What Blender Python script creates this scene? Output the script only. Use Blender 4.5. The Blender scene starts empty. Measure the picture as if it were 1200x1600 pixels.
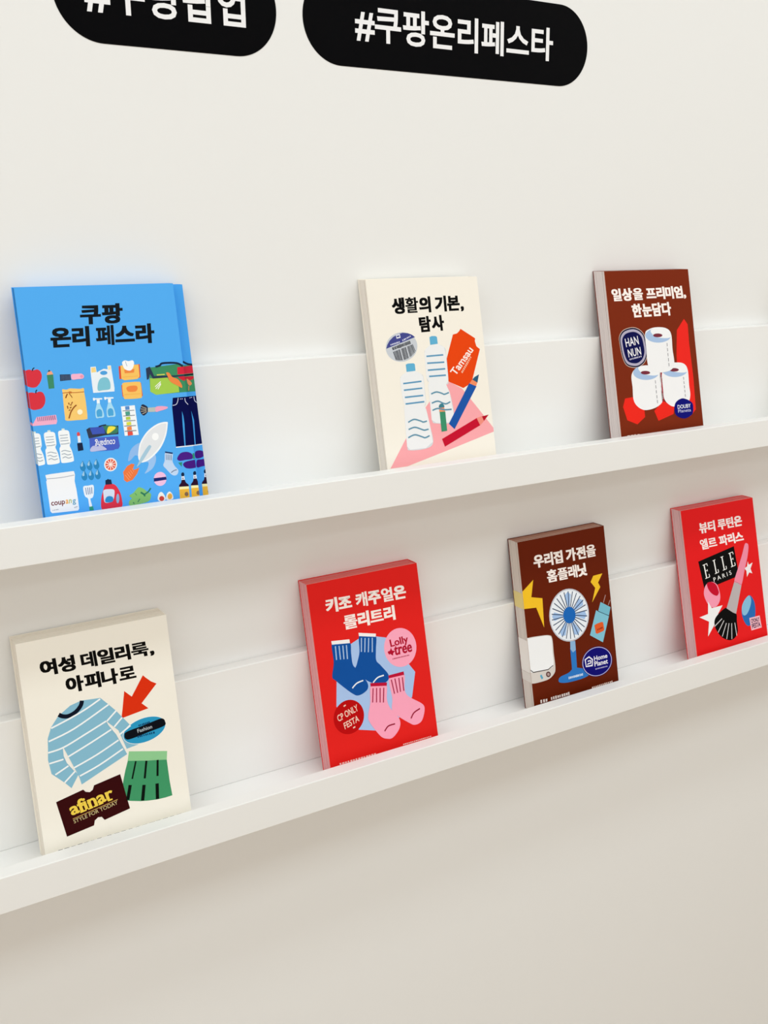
import bpy, bmesh, math, random
from mathutils import Matrix, Vector

# ------------------------------------------------------------------ camera, light, exposure
scene = bpy.context.scene
COL = scene.collection
random.seed(7)
Z0 = 1.30                      # height of the upper ledge's front lip above the floor (m)
MM = 0.001

cam_data = bpy.data.cameras.new('camera')
cam_data.sensor_fit = 'HORIZONTAL'
cam_data.sensor_width = 36.0
FOCAL, YAW, PITCH, ROLL, CAM_Y, CAM_Z = 1609.05, 31.710, 14.266, 0.664, -0.94304, 0.21669
cam_data.lens = FOCAL * 36.0 / 1200.0
cam_data.clip_start = 0.01
cam = bpy.data.objects.new('camera', cam_data)
COL.objects.link(cam)
_y, _p, _r = (math.radians(a) for a in (YAW, PITCH, ROLL))
fwd = Vector((math.sin(_y) * math.cos(_p), math.cos(_y) * math.cos(_p), -math.sin(_p)))
rgt0 = Vector((math.cos(_y), -math.sin(_y), 0))
dwn0 = fwd.cross(rgt0)
rgt = rgt0 * math.cos(_r) + dwn0 * math.sin(_r)
dwn = -rgt0 * math.sin(_r) + dwn0 * math.cos(_r)
M = Matrix.Identity(4)
for i in range(3):
    M[i][0], M[i][1], M[i][2] = rgt[i], -dwn[i], -fwd[i]
M.translation = Vector((0, CAM_Y, Z0 + CAM_Z))
cam.matrix_world = M
scene.camera = cam

world = bpy.data.worlds.new('hall_ambient')
scene.world = world
world.use_nodes = True
world.node_tree.nodes['Background'].inputs[0].default_value = (1.0, 0.950, 0.885, 1)
world.node_tree.nodes['Background'].inputs[1].default_value = 0.86

scene.view_settings.view_transform = 'Standard'
scene.view_settings.look = 'None'
scene.view_settings.gamma = 1.0
scene.view_settings.use_curve_mapping = False
scene.view_settings.exposure = 0.0
scene.cycles.max_bounces = 12
scene.cycles.diffuse_bounces = 8

LAMPS = [  # x, y, length, width, watts, colour
    (-0.2, -0.75, 6.4, 0.25, 20.0, (0.86, 0.955, 1.0)),
    (-0.2, -1.45, 6.4, 0.60, 32.0, (0.86, 0.955, 1.0)),
    (-0.2, -3.0, 6.4, 0.40, 17.0, (0.87, 0.955, 1.0)),
]
CEIL = 2.75

# ------------------------------------------------------------------ helpers
def lin(h):
    out = []
    for i in (0, 2, 4):
        c = int(h[i:i + 2], 16) / 255
        out.append(c / 12.92 if c <= .04045 else ((c + .055) / 1.055) ** 2.4)
    return (*out, 1)

MATS = {}
def mat(h, rough=.5, spec=.04, bump=0.0, scale=300, kind='ink'):
    key = (h, rough, spec, bump, kind)
    if key in MATS: return MATS[key]
    m = bpy.data.materials.new('%s_%s' % (kind, h))
    m.use_nodes = True
    nt = m.node_tree; b = nt.nodes['Principled BSDF']
    b.inputs['Base Color'].default_value = lin(h)
    b.inputs['Roughness'].default_value = rough
    b.inputs['Specular IOR Level'].default_value = spec
    if bump:
        tc = nt.nodes.new('ShaderNodeTexCoord'); n = nt.nodes.new('ShaderNodeTexNoise'); bp = nt.nodes.new('ShaderNodeBump')
        n.inputs['Scale'].default_value = scale; n.inputs['Detail'].default_value = 4
        bp.inputs['Strength'].default_value = bump; bp.inputs['Distance'].default_value = .001
        nt.links.new(tc.outputs['Object'], n.inputs['Vector']); nt.links.new(n.outputs['Fac'], bp.inputs['Height'])
        nt.links.new(bp.outputs['Normal'], b.inputs['Normal'])
    MATS[key] = m
    return m

def page_mat(h, h2):
    """paper edges: thin irregular stripes that run along the leaves"""
    key = ('page', h, h2)
    if key in MATS: return MATS[key]
    m = bpy.data.materials.new('paper_edge_' + h); m.use_nodes = True
    nt = m.node_tree; b = nt.nodes['Principled BSDF']
    tc = nt.nodes.new('ShaderNodeTexCoord'); mp = nt.nodes.new('ShaderNodeMapping'); n = nt.nodes.new('ShaderNodeTexNoise')
    mx = nt.nodes.new('ShaderNodeMix'); mx.data_type = 'RGBA'
    mp.inputs['Scale'].default_value = (6, 900, 6)
    n.inputs['Scale'].default_value = 1.0; n.inputs['Detail'].default_value = 3
    nt.links.new(tc.outputs['Object'], mp.inputs['Vector']); nt.links.new(mp.outputs['Vector'], n.inputs['Vector'])
    nt.links.new(n.outputs['Fac'], mx.inputs['Factor'])
    mx.inputs[6].default_value = lin(h); mx.inputs[7].default_value = lin(h2)
    nt.links.new(mx.outputs[2], b.inputs['Base Color'])
    b.inputs['Roughness'].default_value = .8; b.inputs['Specular IOR Level'].default_value = .1
    MATS[key] = m
    return m

def link(name, me, parent=None):
    o = bpy.data.objects.new(name, me)
    COL.objects.link(o)
    if parent: o.parent = parent
    return o

def tag(o, label=None, cat=None, group=None, kind=None):
    for k, v in (('label', label), ('category', cat), ('group', group), ('kind', kind)):
        if v: o[k] = v
    return o

class MB:
    """collects faces with a material each, builds ONE mesh object"""
    def __init__(s): s.v = []; s.f = []; s.m = []; s.mats = []
    def mi(s, m):
        if m not in s.mats: s.mats.append(m)
        return s.mats.index(m)
    def face(s, pts, m):
        i = len(s.v); s.v += pts; s.f.append(tuple(range(i, i + len(pts)))); s.m.append(s.mi(m))
    def box(s, x0, x1, y0, y1, z0, z1, m, front=None, top=None, left=None):
        i = len(s.v)
        s.v += [(x, y, z) for z in (z0, z1) for y in (y0, y1) for x in (x0, x1)]
        for q, mm in (((0, 1, 5, 4), front or m), ((3, 2, 6, 7), m), ((2, 0, 4, 6), left or m), ((1, 3, 7, 5), m), ((4, 5, 7, 6), top or m), ((2, 3, 1, 0), m)):
            s.f.append(tuple(i + k for k in q)); s.m.append(s.mi(mm))
    def build(s, name, parent=None, bevel=0, shear=0):
        me = bpy.data.meshes.new(name)
        me.from_pydata(s.v, [], s.f)
        for m in s.mats: me.materials.append(m)
        me.polygons.foreach_set('material_index', s.m)
        me.update()
        o = link(name, me, parent)
        if shear:                                          # leaves stand on the tray, so the stack shears as it leans
            for v in me.vertices: v.co.z += v.co.y * shear
        if bevel:
            b = o.modifiers.new('bevel', 'BEVEL'); b.width = bevel; b.segments = 3; b.limit_method = 'ANGLE'; b.angle_limit = math.radians(40)
            for p in me.polygons: p.use_smooth = True
            w = o.modifiers.new('wn', 'WEIGHTED_NORMAL'); w.keep_sharp = True
        return o

def catmull(p, closed, n=7):
    out = []; k = len(p)
    for i in range(k if closed else k - 1):
        g = (lambda j: p[j % k]) if closed else (lambda j: p[max(0, min(k - 1, j))])
        a, b, c, d = g(i - 1), g(i), g(i + 1), g(i + 2)
        for t in range(n):
            t /= n
            out.append(tuple(.5 * (2 * b[q] + (c[q] - a[q]) * t + (2 * a[q] - 5 * b[q] + 4 * c[q] - d[q]) * t * t + (3 * b[q] - a[q] - 3 * c[q] + d[q]) * t ** 3) for q in (0, 1)))
    if not closed: out.append(p[-1])
    return out

def clip(poly, W, H):
    for ax, lim, sg in ((0, 0, 1), (0, W, -1), (1, 0, 1), (1, H, -1)):
        out = []
        for i, b in enumerate(poly):
            a = poly[i - 1]
            ia, ib = (a[ax] - lim) * sg >= 0, (b[ax] - lim) * sg >= 0
            if ia != ib:
                t = (lim - a[ax]) / (b[ax] - a[ax])
                out.append((a[0] + t * (b[0] - a[0]), a[1] + t * (b[1] - a[1])))
            if ib: out.append(b)
        poly = out
        if len(poly) < 3: return []
    return poly

def ribbon(path, w):
    """quads of a stroke of width w along a path"""
    L, R = [], []
    for i, q in enumerate(path):
        a, b = path[max(0, i - 1)], path[min(len(path) - 1, i + 1)]
        if i == 0 and len(path) > 2 and path[0] == path[-1]: a = path[-2]
        if i == len(path) - 1 and len(path) > 2 and path[0] == path[-1]: b = path[1]
        dx, dy = b[0] - a[0], b[1] - a[1]; l = math.hypot(dx, dy) or 1
        h = w / 2
        if 0 < i < len(path) - 1:
            c, d = path[i - 1], path[i + 1]
            l1 = math.hypot(q[0] - c[0], q[1] - c[1]) or 1; l2 = math.hypot(d[0] - q[0], d[1] - q[1]) or 1
            cs = ((q[0] - c[0]) * (d[0] - q[0]) + (q[1] - c[1]) * (d[1] - q[1])) / (l1 * l2)
            h /= max(.5, math.sqrt(max(0, (1 + cs) / 2)))
        L.append((q[0] - dy / l * h, q[1] + dx / l * h)); R.append((q[0] + dy / l * h, q[1] - dx / l * h))
    return [[L[i], R[i], R[i + 1], L[i + 1]] for i in range(len(path) - 1)]

TEXTS = {}
def raw_text(body, off):
    cu = bpy.data.curves.new('lettering', 'FONT'); cu.body = body; cu.resolution_u = 3; cu.offset = off
    ob = bpy.data.objects.new('lettering', cu); COL.objects.link(ob)
    ev = ob.evaluated_get(bpy.context.evaluated_depsgraph_get()); me = ev.to_mesh()
    vs = [(v.co.x, v.co.y) for v in me.vertices]
    pol = [[vs[i] for i in p.vertices] for p in me.polygons]
    ev.to_mesh_clear()
    bpy.data.objects.remove(ob); bpy.data.curves.remove(cu)
    return pol

def text_polys(body, wt):
    """outline letters from the built-in font as flat polygons in a unit box; the heaviest
    weight sets each syllable close to the next and overlays shifted copies of it"""
    key = (body, wt)
    if key in TEXTS: return TEXTS[key]
    pol = []                                              # (copy number, polygon)
    if wt == 3:
        x = 0
        for ch in body:
            if ch == ' ': x += .24; continue
            g = raw_text(ch, .020)
            dx = {'페': .010, '캐': .011, '데': .020, '래': .014, '엘': .010, '파': .022, '얼': .022, '활': .016}.get(ch, .034)
            dy = {'롤': 0, '룩': .004, '홈': .003, '플': 0, '을': .004, '뷰': .006, '루': .006, '활': 0, '엘': .004, '얼': .004, '일': .009, '르': .006, '로': .01, '집': .005, '쿠': .012, '티': .008, '틴': .006, '트': .008, '키': .012}.get(ch, .018)
            x0 = min(q[0] for f in g for q in f) - dx; x1 = max(q[0] for f in g for q in f) + dx
            for k, (a, b) in enumerate(((-dx, -dy), (dx, -dy), (-dx, dy), (dx, dy))):
                pol += [(k, [(q[0] + a - x0 + x, q[1] + b) for q in f]) for f in g]
            x += x1 - x0 + (.045 if ch != ',' else 0)
    else:
        g = raw_text(body, {1: .004, 1.5: .012, 1.7: .016, 2: .020, 2.2: .022, 2.5: .020}[wt])
        for k, a in enumerate([-.012, .012] if wt == 2.5 else [0]):
            pol += [(k, [(q[0] + a, q[1]) for q in f]) for f in g]
    xs = [q[0] for k, f in pol for q in f]; ys = [q[1] for k, f in pol for q in f]
    x0, x1, y0, y1 = min(xs), max(xs), min(ys), max(ys)
    TEXTS[key] = [(k, [((q[0] - x0) / (x1 - x0), (q[1] - y0) / (y1 - y0)) for q in f]) for k, f in pol]
    return TEXTS[key]

def print_shape(mb, s, depth, W, H):
    """one printed shape (cover coordinates in tenths of mm) on the plane y = -depth (mm)"""
    t, c, fl = s[0], s[1], s[2]
    pts = [(fl[i] / 10, fl[i + 1] / 10) for i in range(0, len(fl), 2)]
    m = mat(c)
    polys = []
    if t == 'P': polys = [pts]
    elif t == 'S': polys = [catmull(pts, True)]
    elif t == 'K': polys = ribbon(catmull(pts, False, 5), s[3])
    elif t == 'L': polys = ribbon(pts, s[3])
    elif t == 'D':
        rnd = random.Random(int(fl[0]) + s[4]); n = s[4]; (a, b) = pts
        w = s[3]
        for i in range(n):
            t0, t1 = (i + .06 + .08 * rnd.random()) / n, (i + .62 + .3 * rnd.random()) / n
            f = lambda k: (a[0] + (b[0] - a[0]) * k, a[1] + (b[1] - a[1]) * k)
            polys += ribbon([f(t0), f(t1)], w * (.75 + .25 * rnd.random()))
    elif t == 'E':
        ce, a, b = pts; ax, ay, bx, by = a[0] - ce[0], a[1] - ce[1], b[0] - ce[0], b[1] - ce[1]
        n = 40
        polys = [[(ce[0] + ax * math.cos(k * 2 * math.pi / n) + bx * math.sin(k * 2 * math.pi / n), ce[1] + ay * math.cos(k * 2 * math.pi / n) + by * math.sin(k * 2 * math.pi / n)) for k in range(n)]]
    elif t == 'T':
        tp = text_polys(s[3], s[4])
        bl, br, tl = pts
        for k, f in tp:
            d = depth + .004 * k
            q = [(bl[0] + x * (br[0] - bl[0]) + y * (tl[0] - bl[0]), bl[1] + x * (br[1] - bl[1]) + y * (tl[1] - bl[1])) for x, y in f]
            q = clip(q, W, H)
            if q: mb.face([(x * MM, -d * MM, z * MM) for x, z in q], m)
        return
    for q in polys:
        q = clip(q, W, H)
        if q: mb.face([(x * MM, -depth * MM, z * MM) for x, z in q], m)

# printed artwork of each cover: (part, layer, shapes); coordinates in tenths of mm from the cover corner
ART = {}
ART['blue'] = [
 ('title_lettering', 0, [
  ('T','141a20',[516,1765,896,1764,531,1942],'쿠팡',3),
  ('T','141a20',[239,1577,1163,1574,251,1754],'온리 페스라',3),
 ]),
 ('printed_apple', 0, [
  ('S','d83644',[-22,1398,5,1402,32,1408,60,1400,101,1405,126,1382,130,1340,110,1294,75,1258,38,1254,3,1266,-31,1282]),
  ('K','1d2a2f',[58,1394,64,1411,78,1421],0.87),
 ]),
 ('printed_apple', 0, [
  ('S','d83644',[-28,1207,-1,1212,26,1214,58,1208,95,1216,123,1201,134,1155,123,1108,93,1073,56,1065,26,1064,-5,1077,-36,1093]),
  ('K','1d2a2f',[61,1203,65,1222,75,1233],0.87),
 ]),
 ('printed_pencil', 0, [
  ('P','3f8a68',[173,1352,227,1354,222,1235,174,1233]),
  ('P','f2a582',[172,1353,183,1375,215,1385,229,1354]),
  ('P','234a46',[184,1378,198,1396,209,1382]),
 ]),
 ('printed_makeup_brush', 0, [
  ('P','1f3454',[283,1349,372,1345,372,1295,278,1292]),
  ('L','6f83a4',[294,1344,289,1296],0.27),
  ('L','6f83a4',[304,1344,300,1296],0.27),
  ('L','6f83a4',[314,1343,310,1295],0.27),
  ('L','6f83a4',[324,1343,320,1294],0.27),
  ('L','6f83a4',[334,1342,330,1294],0.27),
  ('L','6f83a4',[344,1341,340,1293],0.27),
  ('L','6f83a4',[355,1341,350,1293],0.27),
  ('L','6f83a4',[365,1340,360,1292],0.27),
  ('S','f5b5d2',[382,1342,427,1345,465,1344,483,1332,487,1316,473,1300,428,1298,381,1299]),
  ('E','ee98b4',[467,1319,481,1318,466,1306]),
 ]),
 ('printed_paper_sack', 0, [
  ('S','f8cc74',[287,1220,321,1215,356,1223,437,1214,471,1217,471,1180,474,1103,471,971,456,946,373,945,285,950,278,986,282,1117,286,1186]),
  ('K','b8642c',[283,1188,338,1189,392,1184,471,1185],0.62),
  ('K','8a4a1e',[326,1178,315,1163,306,1143],1.03),
  ('K','8a4a1e',[340,1182,353,1161,362,1142],0.62),
  ('E','c87838',[351,1189,367,1187,350,1180]),
  ('L','8a4a1e',[326,1102,327,1085],0.82),
  ('L','8a4a1e',[359,1106,348,1090],0.82),
  ('L','8a4a1e',[311,1075,313,1050],0.82),
  ('L','8a4a1e',[335,1080,349,1082],0.82),
  ('L','8a4a1e',[344,1063,329,1053],0.82),
  ('L','8a4a1e',[318,1035,331,1039],0.82),
  ('K','94501f',[310,966,334,1020,364,1057,389,1076],0.96),
  ('E','fff6d4',[411,1013,434,1011,408,990]),
 ]),
 ('printed_carrier_bag', 0, [
  ('P','eaf2fa',[554,1396,601,1397,603,1344,631,1358,669,1373,703,1366,703,1398,736,1399,737,1350,742,1197,737,1168,549,1169,548,1238,550,1357]),
  ('P','f5d68a',[560,1389,597,1390,598,1349,557,1346]),
  ('P','f6e2b4',[710,1391,732,1391,731,1363,708,1360]),
  ('E','4fa2e2',[664,1337,696,1335,661,1319]),
  ('S','7fc4d8',[594,1186,597,1235,621,1283,658,1298,693,1289,709,1249,705,1200,686,1188,636,1186]),
 ]),
 ('printed_spray_bottle', 0, [
  ('L','eef6fd',[539,1116,620,1112],1.26),
  ('P','f4fafe',[540,1125,554,1126,554,1101,540,1101]),
  ('P','f4fafe',[570,1107,597,1106,594,1072,568,1071]),
  ('S','a9ddf8',[570,1072,592,1072,602,1045,614,1009,615,952,575,947,545,950,545,1007,556,1041]),
  ('S','4ea7de',[556,1006,582,1024,603,1006,599,961,576,958,556,960]),
 ]),
 ('printed_spray_bottle', 0, [
  ('L','eef6fd',[638,1116,721,1112],1.27),
  ('P','f4fafe',[640,1125,654,1126,654,1101,640,1101]),
  ('P','f4fafe',[670,1107,697,1106,694,1072,668,1071]),
  ('S','a9ddf8',[670,1072,693,1072,703,1044,715,1008,716,951,675,946,645,949,645,1006,656,1041]),
  ('S','4ea7de',[656,1006,682,1023,703,1005,700,960,677,957,656,959]),
 ]),
 ('printed_comb', 0, [
  ('P','f5b0ce',[-16,947,7,950,41,1002,205,1007,208,951,197,928,-2,929,-14,935]),
  ('L','8a6494',[47,1000,48,964],0.6),
  ('L','8a6494',[63,1000,64,964],0.6),
  ('L','8a6494',[79,1001,80,964],0.6),
  ('L','8a6494',[95,1001,96,964],0.6),
  ('L','8a6494',[111,1002,112,965],0.6),
  ('L','8a6494',[127,1002,128,965],0.6),
  ('L','8a6494',[143,1002,144,965],0.61),
  ('L','8a6494',[159,1003,160,965],0.61),
  ('L','8a6494',[175,1003,176,965],0.61),
  ('L','8a6494',[191,1003,192,966],0.61),
 ]),
 ('printed_water_bottle', 0, [
  ('P','dbe7de',[-8,880,16,880,16,863,-10,864]),
  ('S','f4f8fb',[-16,865,22,865,48,853,52,816,51,758,39,728,53,679,59,611,43,591,-35,588,-48,608,-48,676,-46,713,-35,736,-40,770,-42,838,-35,859]),
  ('K','7d92a6',[-30,823,3,823,36,823],0.47),
  ('K','7d92a6',[-30,800,34,799],0.47),
  ('K','7d92a6',[-31,776,36,776],0.47),
  ('K','7d92a6',[-32,750,6,748,41,753],0.47),
  ('K','7d92a6',[-35,687,-8,694,18,686,42,678],0.47),
  ('K','7d92a6',[-35,662,-11,666,13,652,43,657],0.47),
  ('K','7d92a6',[-32,630,-8,638,16,625,46,631],0.47),
 ]),
 ('printed_water_bottle', 0, [
  ('P','dbe7de',[115,880,139,881,140,863,113,864]),
  ('S','f4f8fb',[107,866,145,865,172,854,176,816,175,758,163,728,177,679,184,610,167,589,88,587,74,607,75,675,76,713,88,735,83,770,80,838,88,860]),
  ('K','7d92a6',[93,824,126,823,160,823],0.47),
  ('K','7d92a6',[93,800,158,799],0.47),
  ('K','7d92a6',[91,776,160,776],0.47),
  ('K','7d92a6',[91,749,130,748,165,753],0.47),
  ('K','7d92a6',[88,686,116,693,141,685,166,677],0.47),
  ('K','7d92a6',[88,662,112,665,137,651,167,656],0.47),
  ('K','7d92a6',[90,629,115,637,140,624,170,630],0.47),
 ]),
 ('printed_water_bottle', 0, [
  ('P','dbe7de',[236,884,260,884,261,866,234,867]),
  ('S','f4f8fb',[227,869,266,869,293,857,297,819,296,760,285,730,299,681,305,611,289,591,208,588,194,609,195,677,196,715,208,738,203,773,201,841,208,863]),
  ('K','7d92a6',[213,827,247,826,281,826],0.48),
  ('K','7d92a6',[214,802,279,802],0.48),
  ('K','7d92a6',[212,779,281,778],0.48),
  ('K','7d92a6',[211,752,251,750,287,755],0.48),
  ('K','7d92a6',[208,688,236,695,262,687,287,679],0.48),
  ('K','7d92a6',[208,663,232,667,258,653,288,658],0.48),
  ('K','7d92a6',[211,631,236,639,261,625,292,632],0.48),
 ]),
 ('printed_lipstick', 0, [
  ('S','dc4e50',[361,833,373,841,383,835,385,808,361,808]),
  ('P','e8eef6',[363,806,386,808,386,750,360,750]),
  ('P','1d2844',[351,745,396,746,399,680,350,676]),
 ]),
 ('printed_parcel_bag', 0, [
  ('P','4a62c8',[461,780,717,771,722,682,705,659,673,658,665,651,466,659,456,683]),
  ('P','343c50',[446,856,473,870,732,865,723,788,603,790,545,783,457,777]),
  ('P','4058ba',[478,866,561,871,603,865,605,806,493,808]),
  ('S','3e7f62',[597,877,657,873,716,861,715,803,626,802,609,833]),
  ('S','f4e54a',[644,862,704,853,682,827,624,802]),
  ('K','2a3450',[557,870,587,877,624,880],1.26),
  ('S','bcc0e8',[459,685,486,708,527,700,549,709,582,688,599,664,536,660,462,660]),
  ('T','eef0fb',[688,764,509,765,682,705],'coupang',1.5),
 ]),
 ('printed_water_drop', 0, [
  ('S','2f86c0',[378,588,387,568,396,546,396,518,379,499,359,504,348,529,354,552]),
  ('P','9fcbe8',[378,584,375,541,359,538,356,554]),
 ]),
 ('printed_water_drop', 0, [
  ('S','2f86c0',[437,589,446,569,455,547,455,519,438,500,417,505,406,530,413,553]),
  ('P','9fcbe8',[437,585,434,542,418,538,415,555]),
 ]),
 ('printed_water_drop', 0, [
  ('S','2f86c0',[498,591,507,571,516,549,516,521,499,502,478,507,467,532,474,555]),
  ('P','9fcbe8',[498,587,494,544,479,540,475,557]),
 ]),
 ('printed_water_drop', 0, [
  ('S','2f86c0',[381,505,390,484,399,462,398,435,382,416,361,421,350,446,357,468]),
  ('P','9fcbe8',[380,501,377,458,361,454,358,470]),
 ]),
 ('printed_water_drop', 0, [
  ('S','2f86c0',[440,501,449,481,458,459,457,431,441,412,420,417,409,442,415,465]),
  ('P','9fcbe8',[439,497,436,454,420,450,417,467]),
 ]),
 ('printed_water_drop', 0, [
  ('S','2f86c0',[498,502,508,481,516,459,516,431,499,412,479,417,467,442,474,465]),
  ('P','9fcbe8',[498,498,495,455,479,451,476,467]),
 ]),
 ('printed_citrus_slice', 0, [
  ('E','f6f4f2',[618,528,675,522,609,469]),
  ('E','e4604a',[618,528,665,523,611,479]),
  ('L','fbeee8',[577,547,658,510],0.63),
  ('L','fbeee8',[596,568,639,489],0.63),
  ('L','fbeee8',[624,574,611,483],0.63),
  ('L','fbeee8',[649,563,586,494],0.63),
  ('L','fbeee8',[662,538,573,519],0.63),
  ('E','fbeee8',[618,528,627,527,616,518]),
 ]),
 ('printed_white_pouch', 0, [
  ('P','f2f3f7',[47,501,84,505,280,509,292,507,297,477,286,420,292,350,294,260,293,177,282,163,60,169,48,187,47,445,53,455]),
  ('K','a9aebc',[54,468,172,465,290,473],0.61),
  ('T','742a34',[61,218,179,218,63,266],'coup',2),
  ('T','f0a63c',[185,233,209,234,188,269],'a',2),
  ('T','a4b860',[214,233,237,235,216,267],'n',1.5),
  ('T','5aa4c8',[243,215,272,216,245,263],'g',1.5),
  ('D','9aa4b4',[65,193,119,194],0.67,4),
  ('D','9aa4b4',[252,192,282,198],0.68,3),
 ]),
 ('printed_spatula', 0, [
  ('S','e9f1fa',[355,363,398,367,443,364,436,291,421,258,401,248,407,186,384,185,381,253,361,273,352,308]),
  ('L','3d5898',[372,351,374,290],0.55),
  ('L','3d5898',[390,351,390,290],0.55),
  ('L','3d5898',[407,350,405,290],0.55),
  ('L','3d5898',[425,350,421,293],0.55),
  ('P','2f9a80',[382,181,414,183,418,147,381,149]),
 ]),
 ('printed_detergent_bottle', 0, [
  ('S','e0364a',[551,360,603,359,640,337,668,278,677,213,667,144,576,138,492,141,492,222,513,289]),
  ('P','1c2c48',[553,395,570,400,578,406,584,399,604,396,608,354,549,356]),
  ('S','d5dff0',[526,309,572,314,618,301,614,249,597,212,563,195,522,204,519,260]),
  ('S','2e8cca',[528,205,531,231,549,250,575,252,598,240,601,215,588,199,556,196]),
  ('E','8fb0d8',[641,221,655,219,635,179]),
 ]),
 ('printed_wipes_pack', 0, [
  ('P','d8503c',[803,1386,996,1393,989,1275,949,1263,796,1272]),
  ('P','f8c566',[821,1392,985,1390,981,1282,956,1262,839,1259,814,1275]),
  ('P','f08a44',[848,1351,943,1353,935,1321,851,1320]),
  ('L','f3b04e',[825,1288,967,1288],0.43),
  ('S','f6f8fc',[841,1421,867,1434,899,1426,937,1430,946,1399,921,1351,890,1341,853,1361,840,1398]),
  ('K','5f86b0',[870,1426,874,1403,879,1381],0.36),
 ]),
 ('printed_wipes_pack', 0, [
  ('P','d8503c',[805,1218,987,1225,988,1109,962,1095,803,1115]),
  ('S','f8c566',[829,1237,894,1239,960,1237,983,1221,979,1110,960,1090,845,1091,813,1107,813,1214]),
  ('S','f08a44',[852,1196,890,1206,940,1202,948,1177,926,1153,868,1154,849,1173]),
  ('L','f3b04e',[822,1132,974,1130],0.43),
 ]),
 ('printed_salad_box', 0, [
  ('P','3f8e63',[1087,1356,1178,1361,1346,1371,1502,1355,1494,1111,1332,1111,1112,1108,1061,1140,1071,1291]),
  ('P','a4ce52',[1074,1261,1103,1255,1238,1256,1250,1230,1333,1173,1332,1115,1112,1107,1061,1140]),
  ('L','e0dc5a',[1141,1285,1216,1285],0.89),
  ('P','d52a40',[1342,1341,1396,1346,1499,1334,1490,1274,1336,1276]),
  ('S','cc283a',[1340,1252,1409,1253,1417,1223,1385,1216]),
  ('P','2e3a54',[1048,1351,1086,1364,1115,1277,1347,1269,1502,1278,1500,1260,1344,1255,1101,1256,1079,1298,1062,1254,1044,1248]),
  ('K','1c2b46',[1138,1359,1179,1368,1211,1387,1340,1380,1396,1347],1.77),
  ('S','ee8a48',[1231,1300,1259,1296,1284,1257,1334,1232,1364,1180,1360,1152,1325,1174,1262,1214,1240,1267]),
  ('L','f4f8e8',[1111,1180,1169,1223],0.74),
  ('L','f4f8e8',[1114,1161,1167,1209],0.74),
  ('L','f4f8e8',[1134,1156,1168,1201],0.74),
 ]),
 ('printed_jeans', 0, [
  ('P','050a48',[1263,1068,1519,1069,1483,609,1235,621,1246,982]),
  ('P','3f9fe6',[1334,940,1342,894,1343,821,1327,618,1317,618,1325,822]),
  ('P','3f9fe6',[1414,936,1429,850,1412,620,1402,620,1414,829]),
  ('L','eef2fa',[1235,617,1414,616],0.98),
  ('K','d4d8f0',[1253,999,1286,1005,1304,1029,1314,1063],0.59),
  ('K','d4d8f0',[1377,1057,1380,1023,1403,994],0.6),
  ('D','c8cce8',[1329,1052,1360,1051],0.75,2),
 ]),
 ('printed_paint_set', 0, [
  ('P','f4f8fc',[777,1030,903,1031,905,764,777,768]),
  ('P','5c8fd0',[814,1028,853,1028,852,996,813,995]),
  ('L','5a6a78',[787,990,893,987],0.57),
  ('P','4fa08c',[809,981,851,982,850,948,810,947]),
  ('L','5a6a78',[786,944,892,942],0.57),
  ('P','b8ce4e',[808,933,848,934,848,907,808,907]),
  ('L','5a6a78',[785,899,891,896],0.57),
  ('P','d9de4a',[808,887,849,889,849,859,807,859]),
  ('L','5a6a78',[783,854,890,850],0.57),
  ('P','f0884a',[807,844,848,847,848,814,806,813]),
  ('L','5a6a78',[782,808,888,805],0.57),
  ('P','e25248',[807,802,851,801,852,768,805,766]),
 ]),
 ('printed_makeup_brush', 0, [
  ('S','28324a',[953,1004,971,1032,1000,1022,1020,999,1013,960,976,932,956,945,945,976]),
  ('L','b4aa98',[959,1014,1007,993],0.65),
  ('L','b4aa98',[953,993,1005,983],0.65),
  ('L','b4aa98',[952,971,1004,973],0.65),
  ('L','b4aa98',[962,948,1004,963],0.65),
  ('P','b9c3be',[1019,999,1092,997,1087,956,1015,960]),
  ('S','f2a8c6',[1092,997,1138,1003,1197,993,1204,982,1182,971,1121,959,1089,956]),
 ]),
 ('printed_rocket', 0, [
  ('S','92bcf0',[912,685,859,676,810,631,778,547,802,548,847,584,883,582]),
  ('S','9cc4f2',[1029,573,1031,515,989,448,914,412,944,456,960,508,911,522,974,550]),
  ('S','f6f9fc',[1177,856,1183,827,1151,724,1084,620,979,537,902,514,876,542,878,599,910,696,989,789,1090,846]),
  ('S','e4e7ec',[1164,843,1169,821,1139,729,1072,630,974,550,904,527,887,548,889,594,920,688,997,778,1092,833]),
  ('E','f9fbfd',[1054,733,1085,730,1049,700]),
  ('S','a6c9de',[978,657,1005,653,996,633,948,574,900,520,854,481,849,484,865,511,907,575]),
 ]),
 ('printed_flame', 0, [
  ('P','ef7a42',[722,416,719,448,762,497,804,515,832,507,812,467,825,457,873,473,845,420,795,369,742,355,718,378]),
  ('L','f8a878',[734,422,766,372],0.43),
  ('L','f8a878',[751,434,779,389],0.43),
  ('L','f8a878',[769,447,791,407],0.43),
  ('L','f8a878',[786,459,804,424],0.43),
  ('L','f8a878',[804,471,816,441],0.43),
 ]),
 ('printed_sock', 0, [
  ('S','c2d8f4',[1126,577,1163,567,1197,562,1185,500,1199,451,1228,408,1215,371,1185,363,1155,381,1117,431,1094,466,1112,507]),
  ('P','1f3a6e',[1127,591,1198,573,1194,559,1126,577]),
  ('L','2c4478',[1135,564,1130,513],0.44),
  ('L','2c4478',[1150,560,1145,510],0.44),
  ('L','2c4478',[1166,557,1159,507],0.44),
  ('L','2c4478',[1181,553,1174,504],0.44),
  ('K','2a3a66',[1159,392,1185,407,1215,413],0.52),
 ]),
 ('printed_striped_egg', 0, [
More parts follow.
